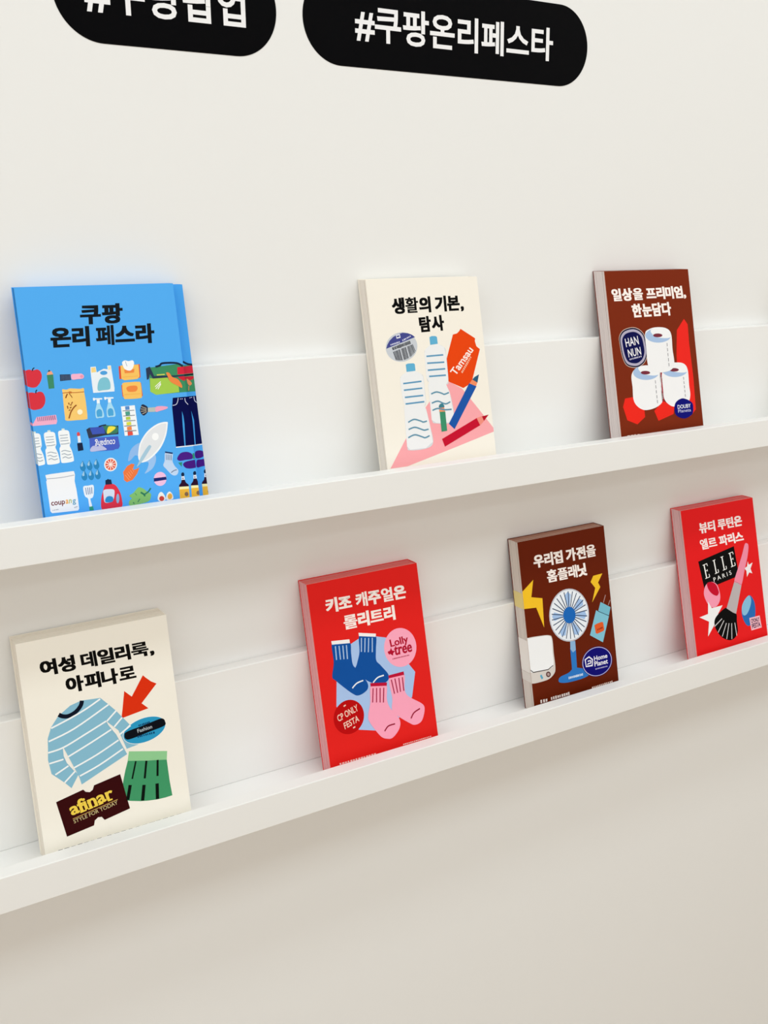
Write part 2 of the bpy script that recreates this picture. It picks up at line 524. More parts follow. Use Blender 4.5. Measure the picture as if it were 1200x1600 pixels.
  ('E','f2c0e2',[1049,348,1108,341,1040,285]),
  ('P','1e2a6e',[991,361,1107,361,1108,334,988,330]),
 ]),
 ('printed_lettuce', 0, [
  ('S','86c070',[747,233,786,253,811,275,843,297,884,279,910,253,943,229,944,202,919,162,836,147,742,145,740,184,766,206]),
  ('K','2f7a5a',[854,250,884,225,885,209],1.58),
  ('K','2f7a6a',[888,227,924,247,951,276],1.3),
  ('K','4a9a60',[801,249,815,228],0.64),
  ('K','2f7a5a',[774,169,783,157],0.85),
  ('K','2f7a5a',[817,167,839,193],0.71),
 ]),
 ('printed_egg', 0, [
  ('S','f8f4ea',[1003,162,1014,208,1040,229,1063,209,1076,157,1035,144]),
  ('E','d8483c',[1040,169,1063,166,1037,146]),
 ]),
 ('printed_egg', 0, [
  ('S','f8f4ea',[1080,156,1092,202,1121,223,1144,196,1147,156,1110,146]),
  ('E','f2b04a',[1119,179,1141,177,1115,152]),
 ]),
 ('printed_aubergine', 0, [
  ('S','4a1e86',[1233,515,1267,557,1322,566,1366,551,1385,523,1373,495,1311,492,1250,491]),
  ('S','451a80',[1281,452,1301,473,1356,482,1418,481,1421,446,1408,414,1346,408,1301,420]),
  ('P','2f8f6f',[1237,475,1276,476,1265,434]),
  ('P','2f8f6f',[1384,544,1406,547,1401,492,1381,494]),
 ]),
 ('printed_drink_bottle', 0, [
  ('E','142646',[1266,362,1281,360,1263,342]),
  ('P','e4e6f0',[1252,347,1279,346,1280,313,1248,313]),
  ('E','9a98a8',[1263,327,1270,326,1262,318]),
  ('P','2c0f2a',[1249,314,1278,313,1286,286,1309,263,1309,248,1215,255,1220,270,1240,290]),
  ('P','fbf0b0',[1216,254,1309,248,1308,225,1216,229]),
  ('P','f2b83e',[1216,230,1309,226,1304,140,1211,144]),
  ('E','8a6a50',[1278,180,1296,177,1275,160]),
 ]),
 ('printed_drink_bottle', 0, [
  ('E','142646',[1381,360,1396,359,1378,340]),
  ('P','e4e6f0',[1367,345,1394,344,1395,311,1362,311]),
  ('E','9a98a8',[1378,325,1385,324,1377,316]),
  ('P','2c0f2a',[1364,312,1393,311,1401,284,1425,261,1425,246,1329,253,1335,268,1355,288]),
  ('P','fbf0b0',[1331,252,1425,246,1424,222,1330,226]),
  ('P','f2b83e',[1330,228,1424,224,1419,137,1325,141]),
  ('E','8a6a50',[1393,177,1412,175,1390,157]),
 ]),
]
ART['blue2'] = [
 ('printed_salad_box', 0, [
  ('P','3f8e63',[1274,1344,1411,1344,1409,1096,1265,1096]),
  ('P','d52a40',[1272,1328,1408,1338,1409,1266,1263,1262]),
  ('S','cc283a',[1283,1232,1338,1239,1406,1234,1381,1206,1334,1205]),
  ('P','191c30',[1262,1256,1408,1263,1408,1249,1261,1243]),
  ('K','1c2b46',[1314,1378,1339,1362,1365,1351,1407,1343],1.82),
  ('S','ee8e5c',[1330,1218,1353,1203,1370,1183,1372,1165,1350,1153,1333,1175]),
  ('L','ee8e5c',[1342,1150,1335,1108],0.68),
 ]),
 ('printed_jeans', 0, [
  ('P','050a48',[1236,1053,1410,1055,1414,998,1413,601,1222,598]),
  ('P','3f9fe6',[1335,919,1351,831,1337,596,1327,597,1336,810]),
  ('L','eef2fa',[1253,594,1411,600],0.92),
  ('K','d4d8f0',[1378,1049,1382,1008,1410,984],0.61),
  ('D','c8cce8',[1331,1039,1361,1043],0.69,2),
 ]),
 ('printed_aubergine', 0, [
  ('S','451a80',[1324,535,1371,544,1411,524,1412,494,1363,472,1320,480]),
  ('S','431880',[1329,454,1377,459,1417,457,1416,403,1368,392,1321,391]),
 ]),
 ('printed_drink_bottle', 0, [
  ('E','142646',[1400,341,1416,339,1398,320]),
  ('P','e4e6f0',[1386,325,1414,324,1415,290,1382,290]),
  ('E','9a98a8',[1398,304,1405,303,1397,295]),
  ('P','2c0f2a',[1383,291,1414,289,1422,262,1447,237,1447,222,1348,230,1354,246,1375,266]),
  ('P','fbf0b0',[1350,229,1447,222,1446,198,1350,202]),
  ('P','f2b83e',[1350,204,1447,199,1443,109,1346,114]),
  ('E','8a6a50',[1415,151,1434,149,1413,131]),
 ]),
]
ART['tam'] = [
 ('title_lettering', 0, [
  ('T','080808',[275,1715,1179,1720,279,1894],'생활의 기본,',3),
  ('T','080808',[587,1520,903,1528,586,1688],'탐사',3),
 ]),
 ('printed_triangle', 0, [
  ('P','f8a8ae',[34,140,257,424,551,736,744,924,884,981,1039,897,1226,660,1406,424,1397,396,895,283,244,142]),
 ]),
 ('printed_barcode_sticker', 0, [
  ('E','c9ced6',[340,1383,534,1398,343,1231]),
  ('P','454a8e',[151,1375,169,1415,201,1455,249,1491,305,1516,371,1530,435,1522,481,1504,518,1477]),
  ('L','e8eaf4',[289,1506,331,1512,334,1485,293,1478,289,1506],1.04),
  ('D','d6d8ec',[206,1411,328,1438],1.78,7),
  ('D','d6d8ec',[355,1448,471,1493],1.65,6),
  ('D','3a3d44',[223,1369,453,1427],3.6,16),
  ('L','44464e',[232,1340,256,1253],0.89),
  ('L','44464e',[245,1344,268,1250],0.62),
  ('L','44464e',[257,1347,279,1248],0.62),
  ('L','44464e',[270,1350,291,1247],0.89),
  ('L','44464e',[282,1353,304,1246],0.62),
  ('L','44464e',[295,1357,316,1246],0.62),
  ('L','44464e',[308,1360,328,1246],0.89),
  ('L','44464e',[333,1366,353,1249],0.62),
  ('L','44464e',[346,1370,365,1251],0.89),
  ('L','44464e',[358,1373,378,1254],0.63),
  ('L','44464e',[371,1376,391,1258],0.63),
  ('L','44464e',[384,1379,404,1263],0.9),
  ('L','44464e',[409,1386,430,1274],0.63),
  ('L','44464e',[422,1389,443,1281],0.9),
  ('L','44464e',[435,1393,457,1290],0.63),
  ('L','44464e',[448,1396,471,1300],0.63),
  ('L','44464e',[460,1399,485,1312],0.9),
  ('L','44464e',[473,1403,499,1327],0.63),
 ]),
 ('printed_water_bottle', 1, [
  ('P','62b0d6',[696,1467,724,1477,774,1475,791,1463,792,1392,695,1385]),
  ('S','d6d9de',[690,1376,792,1384,869,1349,883,1278,873,981,842,951,877,853,897,625,826,543,663,553,610,590,612,788,614,956,630,990,604,1040,612,1291,628,1335]),
  ('P','eeeff1',[688,1382,790,1390,866,1355,880,1283,871,986,840,957,874,859,894,630,823,549,661,559,607,596,609,794,611,962,628,995,601,1046,610,1297,626,1341]),
  ('K','5f9abf',[631,1268,845,1271],1.7),
  ('K','5f9abf',[630,1195,848,1193],1.7),
  ('K','5f9abf',[628,1121,850,1122],1.7),
  ('K','5f9abf',[636,1055,849,1054],1.7),
  ('K','5f93ac',[636,869,705,885,770,866,802,853,863,867],1.54),
  ('K','5f93ac',[631,772,708,787,772,760,813,750,867,767],1.54),
  ('K','5f93ac',[629,695,698,710,779,689,873,686],1.54),
 ]),
 ('printed_water_bottle', 2, [
  ('P','62b0d6',[364,1197,391,1207,460,1206,476,1196,475,1126,365,1121]),
  ('S','d6d9de',[363,1115,474,1119,544,1086,564,1050,564,931,562,792,539,738,554,709,578,540,592,357,497,302,301,304,267,342,276,540,285,731,295,772,279,869,277,1048,297,1081]),
  ('P','eeeff1',[361,1121,472,1125,541,1092,561,1056,562,937,560,798,536,744,552,715,576,546,589,363,494,308,299,310,265,348,273,546,282,737,293,777,277,875,274,1053,295,1086]),
  ('K','5f9abf',[306,1003,534,1011],1.66),
  ('K','5f9abf',[305,934,534,939],1.66),
  ('K','5f9abf',[307,859,535,862],1.66),
  ('K','5f9abf',[306,790,540,795],1.66),
  ('K','5f93ac',[312,597,388,621,467,597,498,583,545,590],1.5),
  ('K','5f93ac',[307,522,386,538,471,507,503,497,553,503],1.5),
  ('K','5f93ac',[291,437,375,460,461,431,500,417,557,433],1.5),
 ]),
 ('printed_ticket', 2, [
  ('P','e8460e',[1105,1536,1283,1425,1275,1393,1288,1338,1330,1304,1167,938,1122,927,1057,900,867,987,873,1100,883,1226,998,1480,1051,1489,1080,1509]),
  ('T','fbeee6',[975,1036,1247,1296,905,1089],'Tamsau',2),
  ('D','f6b898',[1057,1065,1203,1235],2.7,10),
 ]),
 ('printed_pencil', 5, [
  ('P','1d55a8',[818,535,1143,951,1230,905,883,471]),
  ('P','f08f64',[1142,943,1187,987,1248,947,1225,908]),
  ('P','2a5c7c',[1184,983,1221,1009,1280,1033,1248,944]),
 ]),
 ('printed_pencil', 8, [
  ('P','3e8f6c',[717,673,789,673,786,463,714,459]),
  ('P','ee9468',[716,723,780,718,789,670,714,671]),
  ('S','3e8090',[716,718,727,749,755,758,777,745,781,716]),
 ]),
 ('printed_pencil', 5, [
  ('P','c51230',[709,382,1186,563,1228,483,735,297]),
  ('P','f08f80',[1186,563,1259,578,1284,525,1222,480]),
  ('P','b81028',[1259,575,1351,586,1278,523]),
 ]),
]
ART['han'] = [
 ('title_lettering', 0, [
  ('T','fdf3ee',[88,1741,1327,1744,78,1902],'일상을 프리미엄,',3),
  ('T','fdf3ee',[386,1544,1044,1548,378,1710],'한눈담다',3),
 ]),
 ('printed_red_shape', 0, [
  ('P','ee2a22',[1245,1497,1302,1425,1296,1190,1310,765,1298,361,1191,284,1067,362,1042,747,1053,1051,1104,1364]),
 ]),
 ('printed_red_shape', 0, [
  ('P','ee2a1e',[123,594,263,601,419,439,419,345,280,269,124,332,77,496]),
 ]),
 ('printed_red_shape', 0, [
  ('P','ee2a1e',[582,405,742,514,929,432,902,339,635,278]),
  ('L','a8182a',[752,859,746,504],3.55),
 ]),
 ('printed_oval_badge', 0, [
  ('S','d9c4b8',[349,1434,461,1409,539,1341,564,1234,567,1108,510,1006,404,951,299,951,200,988,149,1086,127,1240,132,1334,207,1406]),
  ('S','100f30',[349,1427,458,1402,533,1337,557,1232,561,1110,505,1011,403,958,301,958,204,994,155,1089,133,1238,138,1330,211,1400]),
  ('S','b4adc4',[348,1410,450,1387,520,1326,542,1229,545,1116,494,1024,398,974,304,974,214,1007,168,1096,148,1235,153,1320,220,1385]),
  ('S','0c0f4c',[348,1379,435,1360,495,1307,514,1224,517,1126,473,1047,391,1004,309,1004,232,1033,192,1109,175,1228,179,1302,237,1358]),
  ('T','f2f0f6',[228,1201,443,1226,215,1302],'HAN',1.5),
  ('T','f2f0f6',[251,1076,463,1098,242,1171],'NUN',1.5),
  ('D','cfcbe0',[258,1051,466,1079],1.96,8),
 ]),
 ('printed_toilet_roll', 1, [
  ('S','f3f3f5',[266,860,349,938,519,961,695,923,750,844,744,674,746,523,628,448,443,427,322,475,260,564,263,712]),
  ('E','a9c3e6',[509,876,721,861,497,789]),
  ('S','f4f5f7',[391,948,522,965,673,930,719,871,718,842,633,833,481,856,421,886]),
  ('E','7a3040',[499,877,576,871,496,855]),
  ('L','85828a',[649,774,649,734],0.88),
  ('L','85828a',[649,713,648,674],0.88),
  ('L','85828a',[648,653,648,614],0.88),
  ('L','85828a',[648,593,648,554],0.88),
  ('L','85828a',[648,533,648,494],0.88),
 ]),
 ('printed_toilet_roll', 1, [
  ('S','f3f3f5',[765,824,840,923,992,964,1152,949,1222,868,1221,676,1223,541,1162,460,942,427,828,469,766,550,765,673]),
  ('E','a9c3e6',[999,878,1218,862,986,789]),
  ('S','f4f5f7',[876,951,1012,968,1168,933,1217,872,1215,843,1127,834,969,857,907,888]),
  ('E','7a3040',[988,878,1068,873,985,856]),
  ('L','85828a',[1136,780,1136,746],0.91),
  ('L','85828a',[1136,727,1136,692],0.91),
  ('L','85828a',[1136,674,1136,639],0.91),
  ('L','85828a',[1136,620,1136,586],0.91),
  ('L','85828a',[1136,567,1136,533],0.91),
 ]),
 ('printed_toilet_roll', 6, [
  ('S','f3f3f5',[558,1345,632,1397,766,1415,921,1394,996,1322,995,1131,1000,959,927,879,739,862,588,902,549,989,552,1158]),
  ('E','a9c3e6',[777,1314,993,1303,765,1226]),
  ('S','f4f5f7',[657,1385,790,1404,944,1372,992,1312,990,1284,904,1273,748,1293,687,1323]),
  ('E','7a3040',[767,1315,845,1311,764,1292]),
  ('L','85828a',[909,1214,909,1174],0.89),
  ('L','85828a',[908,1152,908,1112],0.89),
  ('L','85828a',[907,1091,907,1051],0.89),
  ('L','85828a',[907,1029,906,989],0.89),
  ('L','85828a',[906,968,905,928],0.89),
 ]),
 ('printed_round_badge', 6, [
  ('S','0e0e76',[1089,517,1230,460,1254,394,1222,306,1080,266,947,316,925,404,966,482]),
  ('T','eeeef8',[982,393,1212,392,982,442],'DOUBY',1.5),
  ('T','c8c8ea',[984,345,1208,344,984,385],'Planeta',1),
 ]),
 ('footer_lettering', 0, [
  ('D','f4e6dc',[93,143,313,143],1.95,4),
 ]),
]
ART['afi'] = [
 ('title_lettering', 0, [
  ('T','0a0806',[187,1736,1262,1717,180,1895],'여성 데일리룩,',3),
  ('T','0a0806',[393,1538,1057,1525,388,1691],'아피나로',3),
 ]),
 ('printed_striped_sweater', 0, [
  ('P','86bbd3',[284,1351,404,1423,508,1446,688,1430,755,1352,714,1198,788,1057,868,835,410,664,396,743,292,1054,151,1039,165,1168,209,1266]),
  ('P','86bbd3',[165,1152,290,1054,289,983,352,834,392,763,314,656,262,721,155,836,141,972]),
  ('P','86bbd3',[734,1376,817,1276,939,1097,988,901,871,887,816,1082,713,1200]),
  ('K','0d1424',[291,1365,325,1341,377,1331,446,1353,499,1400,517,1444],3.85),
  ('K','f4f7f9',[208,1256,389,1306,543,1358,686,1420],1.55),
  ('K','f4f7f9',[170,1140,414,1202,755,1349],1.54),
  ('K','f4f7f9',[151,1038,295,1053,513,1127,714,1199],1.55),
  ('K','f4f7f9',[719,1196,820,1275],1.59),
  ('K','f4f7f9',[322,955,531,1027,750,1108],1.55),
  ('K','f4f7f9',[359,838,578,903,805,991],1.55),
  ('K','f4f7f9',[403,748,596,803,835,897],1.56),
  ('K','f4f7f9',[147,936,278,943],1.52),
  ('K','f4f7f9',[186,820,314,871],1.52),
  ('K','f4f7f9',[259,725,367,805],1.53),
  ('K','f4f7f9',[781,1126,866,1196],1.59),
  ('K','f4f7f9',[811,1035,936,1101],1.6),
  ('P','f3f0ea',[286,1056,304,983,355,836,366,796,303,901,284,973]),
  ('P','f3f0ea',[712,1201,779,1108,874,880,844,897,790,1048,729,1155]),
 ]),
 ('printed_arrow', 0, [
  ('P','dc3210',[1118,1552,1144,1522,1190,1475,1241,1442,1071,1286,1130,1223,859,1188,882,1276,920,1442,985,1372]),
 ]),
 ('printed_oval_badge', 4, [
  ('E','f4f4f0',[1065,1023,1280,1045,1082,901]),
  ('E','2c98c6',[1065,1023,1275,1046,1081,908]),
  ('S','0b0f17',[866,1021,892,1050,1050,1069,1219,1093,1260,1086,1275,1057,1262,1016,1105,993,922,971,872,984]),
  ('D','10406a',[1010,1079,1126,1086],2.11,7),
  ('T','b9c4cc',[996,1011,1142,1021,993,1047],'Fashion',1.5),
  ('D','10406a',[985,975,1161,975],2.11,9),
 ]),
 ('printed_skirt', 0, [
  ('P','90cb94',[888,857,1258,763,1243,678,863,768]),
  ('P','419566',[865,769,1053,722,1243,680,1243,579,1244,464,1252,317,1180,315,1097,320,1016,332,937,349,843,379,758,413,776,514,801,603,831,688]),
  ('L','0a130e',[941,746,884,586],1.59),
  ('L','0a130e',[1043,723,1004,557],2.08),
  ('L','0a130e',[1153,702,1131,546],2.1),
  ('L','0a130e',[857,533,814,397],3.16),
  ('L','0a130e',[989,497,955,350],3.19),
  ('L','0a130e',[1117,475,1101,323],3.23),
 ]),
 ('printed_ticket', 4, [
  ('P','36090b',[159,566,416,613,436,586,473,572,503,587,520,625,776,663,825,310,574,271,551,308,517,314,483,293,470,249,213,218]),
  ('T','f0cf4e',[281,398,696,455,254,520],'afinar',2.5),
  ('L','f0cf4e',[362,407,422,415],1.38),
  ('L','f0cf4e',[437,417,485,423],1.38),
  ('L','f0cf4e',[491,425,532,430],1.39),
  ('L','f0cf4e',[539,431,583,438],1.4),
  ('L','f0cf4e',[628,442,673,448],1.41),
  ('L','f0cf4e',[371,467,423,474],1.38),
  ('L','f0cf4e',[436,477,470,481],1.38),
  ('L','c9a05a',[285,367,720,430],0.63),
  ('T','cdbb88',[293,321,718,386,287,357],'STYLE FOR TODAY',1),
 ]),
 ('footer_lettering', 0, [
  ('D','24201c',[109,107,537,106],1.85,7),
 ]),
 ('footer_lettering', 0, [
  ('D','24201c',[569,109,1330,109],1.15,11),
 ]),
]
ART['lol'] = [
 ('title_lettering', 0, [
  ('T','fdf1ec',[194,1752,1216,1731,191,1912],'키조 캐주얼은',3),
  ('T','fdf1ec',[384,1531,1040,1523,383,1695],'롤리트리',3),
 ]),
 ('printed_backdrop', 0, [
  ('P','a9c4ee',[420,1366,564,1416,746,1393,907,1343,1146,979,1204,892,1123,625,918,432,664,352,402,431,166,744,208,1017]),
 ]),
 ('printed_sock', 1, [
  ('S','12509f',[554,1444,656,1412,759,1395,739,1249,725,1131,771,1064,852,948,847,885,758,857,601,918,459,1070,481,1145,529,1262]),
  ('P','f6f2f2',[549,1472,763,1419,756,1385,549,1435]),
  ('L','aac4e8',[576,1410,554,1260],1.35),
  ('L','aac4e8',[621,1400,595,1248],1.35),
  ('L','aac4e8',[666,1391,639,1238],1.36),
  ('L','aac4e8',[711,1384,688,1228],1.36),
  ('K','eef2f8',[649,895,715,938,796,945],1.53),
 ]),
 ('printed_sock', 5, [
  ('S','12509f',[210,1428,318,1404,429,1390,426,1269,429,1149,470,1084,574,924,567,838,456,800,372,844,200,1019,163,1074,202,1223]),
  ('P','f6f2f2',[206,1451,427,1426,427,1384,208,1412]),
  ('L','aac4e8',[247,1388,240,1239],1.32),
  ('L','aac4e8',[291,1382,288,1233],1.33),
  ('L','aac4e8',[337,1376,330,1227],1.33),
  ('L','aac4e8',[381,1372,372,1220],1.34),
  ('K','eef2f8',[385,896,448,936,530,948],1.5),
 ]),
 ('printed_sock', 5, [
  ('S','fba6c1',[854,899,952,896,1056,893,1041,758,1048,683,1100,622,1246,513,1263,436,1207,327,1117,306,1038,350,871,492,844,563,865,670]),
  ('P','bf1238',[852,930,1054,931,1056,892,854,897]),
  ('L','a42a4c',[883,876,901,713],1.37),
  ('L','a42a4c',[930,878,943,713],1.37),
  ('L','a42a4c',[982,873,981,716],1.38),
  ('L','a42a4c',[1028,872,1025,717],1.38),
  ('K','961a38',[1073,390,1120,443,1205,471],1.56),
 ]),
 ('printed_sock', 9, [
  ('S','fba6c1',[612,865,710,846,814,828,796,687,819,577,921,423,909,321,814,241,740,243,655,297,545,477,537,558,582,690]),
  ('P','bf1238',[613,899,824,858,815,823,613,862]),
  ('L','a42a4c',[640,836,612,683],1.35),
  ('L','a42a4c',[684,829,660,672],1.35),
  ('L','a42a4c',[728,819,705,661],1.35),
  ('L','a42a4c',[774,811,746,651],1.36),
  ('K','961a38',[715,335,770,379,858,382],1.52),
 ]),
 ('printed_round_badge', 2, [
  ('E','fca8c2',[1052,1203,1262,1176,1036,986]),
  ('T','b21030',[931,1207,1172,1212,920,1317],'Lolly',2.5),
  ('T','b21030',[965,1128,1201,1125,966,1235],'tree',2.5),
  ('S','b21030',[883,1189,913,1198,930,1223,944,1191,977,1180,951,1160,943,1136,913,1159,897,1156]),
  ('D','b8405a',[930,1098,1158,1095],1.4,12),
 ]),
 ('printed_round_badge', 2, [
  ('E','bb0c0e',[300,598,487,579,282,414]),
  ('T','f4cdbc',[168,574,429,639,152,647],'CP ONLY',1.7),
  ('T','f4cdbc',[233,477,422,523,222,549],'FESTA',1.7),
  ('L','f4cdbc',[252,726,279,735],1.48),
  ('L','f4cdbc',[333,467,360,476],1.49),
 ]),
 ('footer_lettering', 0, [
  ('D','f8dcd4',[111,126,577,117],2.0,14),
 ]),
 ('footer_lettering', 0, [
  ('D','f8dcd4',[928,127,1314,124],1.4,16),
 ]),
]
ART['hom'] = [
 ('title_lettering', 0, [
  ('T','fdf3ee',[216,1746,1221,1734,211,1909],'우리집 가전을',3),
  ('T','fdf3ee',[403,1533,1044,1523,391,1694],'홈플래닛',3),
 ]),
 ('printed_lightning_bolt', 0, [
  ('P','f6c42a',[182,1614,126,1410,293,1368,275,1008,184,1272,-8,1290,-19,1489]),
 ]),
 ('printed_lightning_bolt', 0, [
  ('P','f3c22c',[1290,1503,1204,1400,1235,1339,1077,1171,1149,1343,1083,1429,1136,1499]),
 ]),
 ('printed_fan', 0, [
  ('P','2f78c6',[648,675,737,670,725,397,644,399]),
  ('P','8cb4dc',[659,757,739,747,735,633,686,611,650,659]),
  ('S','2f78c6',[415,322,456,356,582,375,660,411,732,407,873,352,917,285,807,256,567,258,437,285]),
  ('D','dce8f6',[574,311,814,306],3.1,12),
  ('E','c6c6cf',[687,1083,1005,1034,651,756]),
  ('E','edf3fb',[687,1083,989,1036,652,772]),
  ('P','a5c4ee',[680,1182,640,1337,695,1374,743,1333,701,1181]),
  ('P','a5c4ee',[763,1140,866,1258,927,1228,921,1164,774,1121]),
  ('P','a5c4ee',[782,1075,936,1093,965,1030,921,986,779,1053]),
  ('P','a5c4ee',[733,994,833,868,798,811,738,828,714,987]),
  ('P','a5c4ee',[641,997,595,847,530,850,510,911,624,1011]),
  ('P','a5c4ee',[592,1084,445,1055,412,1115,452,1161,594,1105]),
  ('L','2c3e5e',[781,1063,970,1018],1.11),
  ('L','2c3e5e',[774,1040,949,950],1.1),
  ('L','2c3e5e',[763,1020,912,889],1.1),
  ('L','2c3e5e',[747,1003,863,840],1.1),
  ('L','2c3e5e',[727,991,803,806],1.09),
  ('L','2c3e5e',[706,985,737,787],1.09),
  ('L','2c3e5e',[683,984,669,786],1.09),
  ('L','2c3e5e',[660,988,601,802],1.08),
  ('L','2c3e5e',[639,999,539,835],1.08),
  ('L','2c3e5e',[621,1014,486,881],1.08),
  ('L','2c3e5e',[607,1033,445,939],1.07),
  ('L','2c3e5e',[597,1055,417,1005],1.07),
  ('L','2c3e5e',[593,1078,405,1075],1.07),
  ('L','2c3e5e',[594,1102,410,1146],1.07),
  ('L','2c3e5e',[600,1125,430,1213],1.07),
  ('L','2c3e5e',[611,1145,465,1273],1.07),
  ('L','2c3e5e',[627,1162,513,1322],1.08),
  ('L','2c3e5e',[647,1174,571,1358],1.08),
  ('L','2c3e5e',[668,1181,637,1377],1.09),
  ('L','2c3e5e',[691,1182,705,1380],1.09),
  ('L','2c3e5e',[714,1177,773,1365],1.09),
  ('L','2c3e5e',[735,1167,836,1334],1.1),
  ('L','2c3e5e',[753,1152,891,1288],1.1),
  ('L','2c3e5e',[768,1133,934,1229],1.1),
  ('L','2c3e5e',[777,1111,962,1162],1.11),
  ('L','2c3e5e',[782,1087,975,1090],1.11),
  ('E','1e68bc',[687,1083,785,1068,676,981]),
 ]),
 ('printed_charger', 0, [
  ('P','76bad0',[1214,1150,1372,1054,1332,952,1161,1042]),
  ('P','82c3d8',[1127,1060,1331,946,1189,636,987,768]),
  ('L','28384a',[1153,1045,1336,948],0.75),
  ('L','b08e8c',[1260,1133,1307,1224],1.13),
  ('L','b08e8c',[1337,1086,1375,1145],1.13),
  ('P','e25e2a',[1075,878,1115,889,1192,897,1223,888,1232,797,1219,778,1109,762,1085,774]),
  ('D','8a2a1c',[1113,811,1210,824],2.61,4),
 ]),
 ('printed_kitchen_scale', 1, [
  ('S','d8d1cb',[-22,903,16,931,164,923,332,901,381,851,382,668,385,491,358,417,264,367,112,361,-6,373,-98,425]),
  ('S','f3f4f6',[-14,901,44,921,183,913,312,899,369,854,364,687,357,521,270,491,40,501,-51,563]),
  ('L','4a4440',[-29,563,40,501,269,486,352,519],1.06),
  ('L','58a6c4',[147,445,168,393],2.81),
  ('E','5a3436',[265,427,301,419,261,393]),
  ('E','b09a94',[265,427,285,422,263,408]),
 ]),
 ('printed_round_badge', 5, [
  ('E','120e62',[1063,415,1317,386,1044,225]),
  ('E','c9c4ea',[1063,415,1308,387,1044,232]),
  ('E','100c72',[1063,415,1298,388,1045,240]),
  ('L','f0eefa',[874,390,868,479,935,501,987,457,975,383,874,390],1.66),
  ('K','f0eefa',[907,450,953,448,950,419,911,418,901,404],1.47),
  ('T','f0eefa',[1015,431,1239,426,1013,491],'Home',2),
  ('T','f0eefa',[1012,360,1238,353,1010,423],'Planet',2),
  ('D','b8b4e0',[1019,326,1225,320],1.68,12),
 ]),
 ('footer_lettering', 0, [
  ('D','f8ece6',[98,122,222,118],4.23,3),
  ('D','f8ece6',[263,121,574,119],3.96,9),
 ]),
 ('footer_lettering', 0, [
  ('D','f4dccf',[933,103,1293,107],2.44,12),
 ]),
]
ART['ell'] = [
 ('title_lettering', 0, [
  ('T','fdeeee',[309,1747,1147,1743,302,1896],'뷰티 루틴은',3),
  ('T','fdeeee',[302,1525,1145,1523,282,1673],'엘르 파리스',3),
 ]),
 ('printed_name_plate', 0, [
  ('P','0a0909',[219,1384,929,1486,966,1067,278,988]),
  ('L','f6f6f4',[319,1323,342,1143],1.98),
  ('L','f6f6f4',[293,1321,377,1333],0.9),
  ('L','f6f6f4',[372,1333,382,1299],1.09),
  ('L','f6f6f4',[326,1234,370,1241],0.9),
  ('L','f6f6f4',[368,1255,372,1226],0.9),
  ('L','f6f6f4',[315,1135,403,1147],0.9),
  ('L','f6f6f4',[392,1186,401,1147],1.26),
  ('L','f6f6f4',[513,1356,532,1178],2.0),
  ('L','f6f6f4',[486,1352,540,1359],0.91),
  ('L','f6f6f4',[504,1170,580,1181],0.91),
  ('L','f6f6f4',[571,1222,580,1181],1.27),
  ('L','f6f6f4',[672,1377,691,1199],2.01),
  ('L','f6f6f4',[645,1374,699,1381],0.92),
  ('L','f6f6f4',[663,1191,740,1202],0.92),
  ('L','f6f6f4',[731,1242,740,1202],1.28),
  ('L','f6f6f4',[832,1403,854,1219],2.03),
  ('L','f6f6f4',[804,1401,891,1412],0.93),
  ('L','f6f6f4',[887,1413,897,1378],1.11),
  ('L','f6f6f4',[838,1312,884,1319],0.93),
  ('L','f6f6f4',[882,1333,886,1304],0.93),
  ('L','f6f6f4',[825,1211,917,1223],0.93),
  ('L','f6f6f4',[906,1263,915,1224],1.3),
  ('T','f0f0ee',[471,1064,826,1109,459,1122],'P A R I S',1),
 ]),
 ('printed_beauty_sponge', 3, [
  ('S','f89cb6',[274,1001,330,1060,430,1073,519,1021,555,914,553,822,507,754,437,722,364,739,303,797,257,912]),
  ('S','c80f2e',[336,1067,429,1071,503,1019,537,933,535,895,493,869,413,908,350,983]),
 ]),
 ('printed_star', 5, [
  ('P','f3f3f5',[317,821,372,720,582,722,481,624,499,511,379,480,242,354,292,549,124,639,290,655]),
 ]),
 ('printed_makeup_brush', 7, [
  ('S','070707',[642,676,723,615,828,558,822,451,818,314,746,236,635,226,496,299,408,421,392,530,465,608]),
  ('P','bdb3b5',[862,1008,994,937,824,558,763,588,651,666]),
  ('S','f190a9',[1141,1475,1182,1490,1214,1451,1176,1313,1083,1122,992,936,927,972,859,1008,965,1181,1069,1346]),
  ('L','c06a80',[862,1008,992,937],0.55),
  ('L','d8d6d8',[541,543,381,463],1.24),
  ('L','d8d6d8',[575,512,437,371],1.24),
  ('L','d8d6d8',[615,468,509,303],1.24),
  ('L','d8d6d8',[665,456,587,251],1.25),
  ('L','d8d6d8',[716,446,686,232],1.25),
  ('L','d8d6d8',[777,442,787,259],1.26),
 ]),
 ('printed_star', 5, [
  ('P','f3eef0',[1167,1238,1180,1185,1261,1204,1206,1126,1232,1055,1173,1079,1118,1025,1121,1108,1088,1150,1143,1168]),
 ]),
 ('printed_beauty_sponge', 0, [
  ('S','2a6cb6',[1123,764,1202,677,1216,565,1190,445,1119,365,1031,349,966,424,936,553,992,683]),
  ('S','88bfde',[1123,761,1150,686,1099,578,1019,507,951,527,955,635,1030,723]),
 ]),
 ('printed_square_badge', 3, [
  ('P','f5bcc8',[1074,451,1285,449,1301,275,1089,272]),
  ('T','351243',[1102,373,1278,371,1095,431],'CPONLY',2.5),
  ('T','351243',[1110,294,1284,294,1105,362],'FESTA',2.5),
 ]),
 ('footer_lettering', 0, [
  ('D','f8d8d4',[96,120,574,121],2.13,13),
 ]),
 ('footer_lettering', 0, [
  ('D','f8d8d4',[937,123,1327,122],1.29,12),
 ]),
]
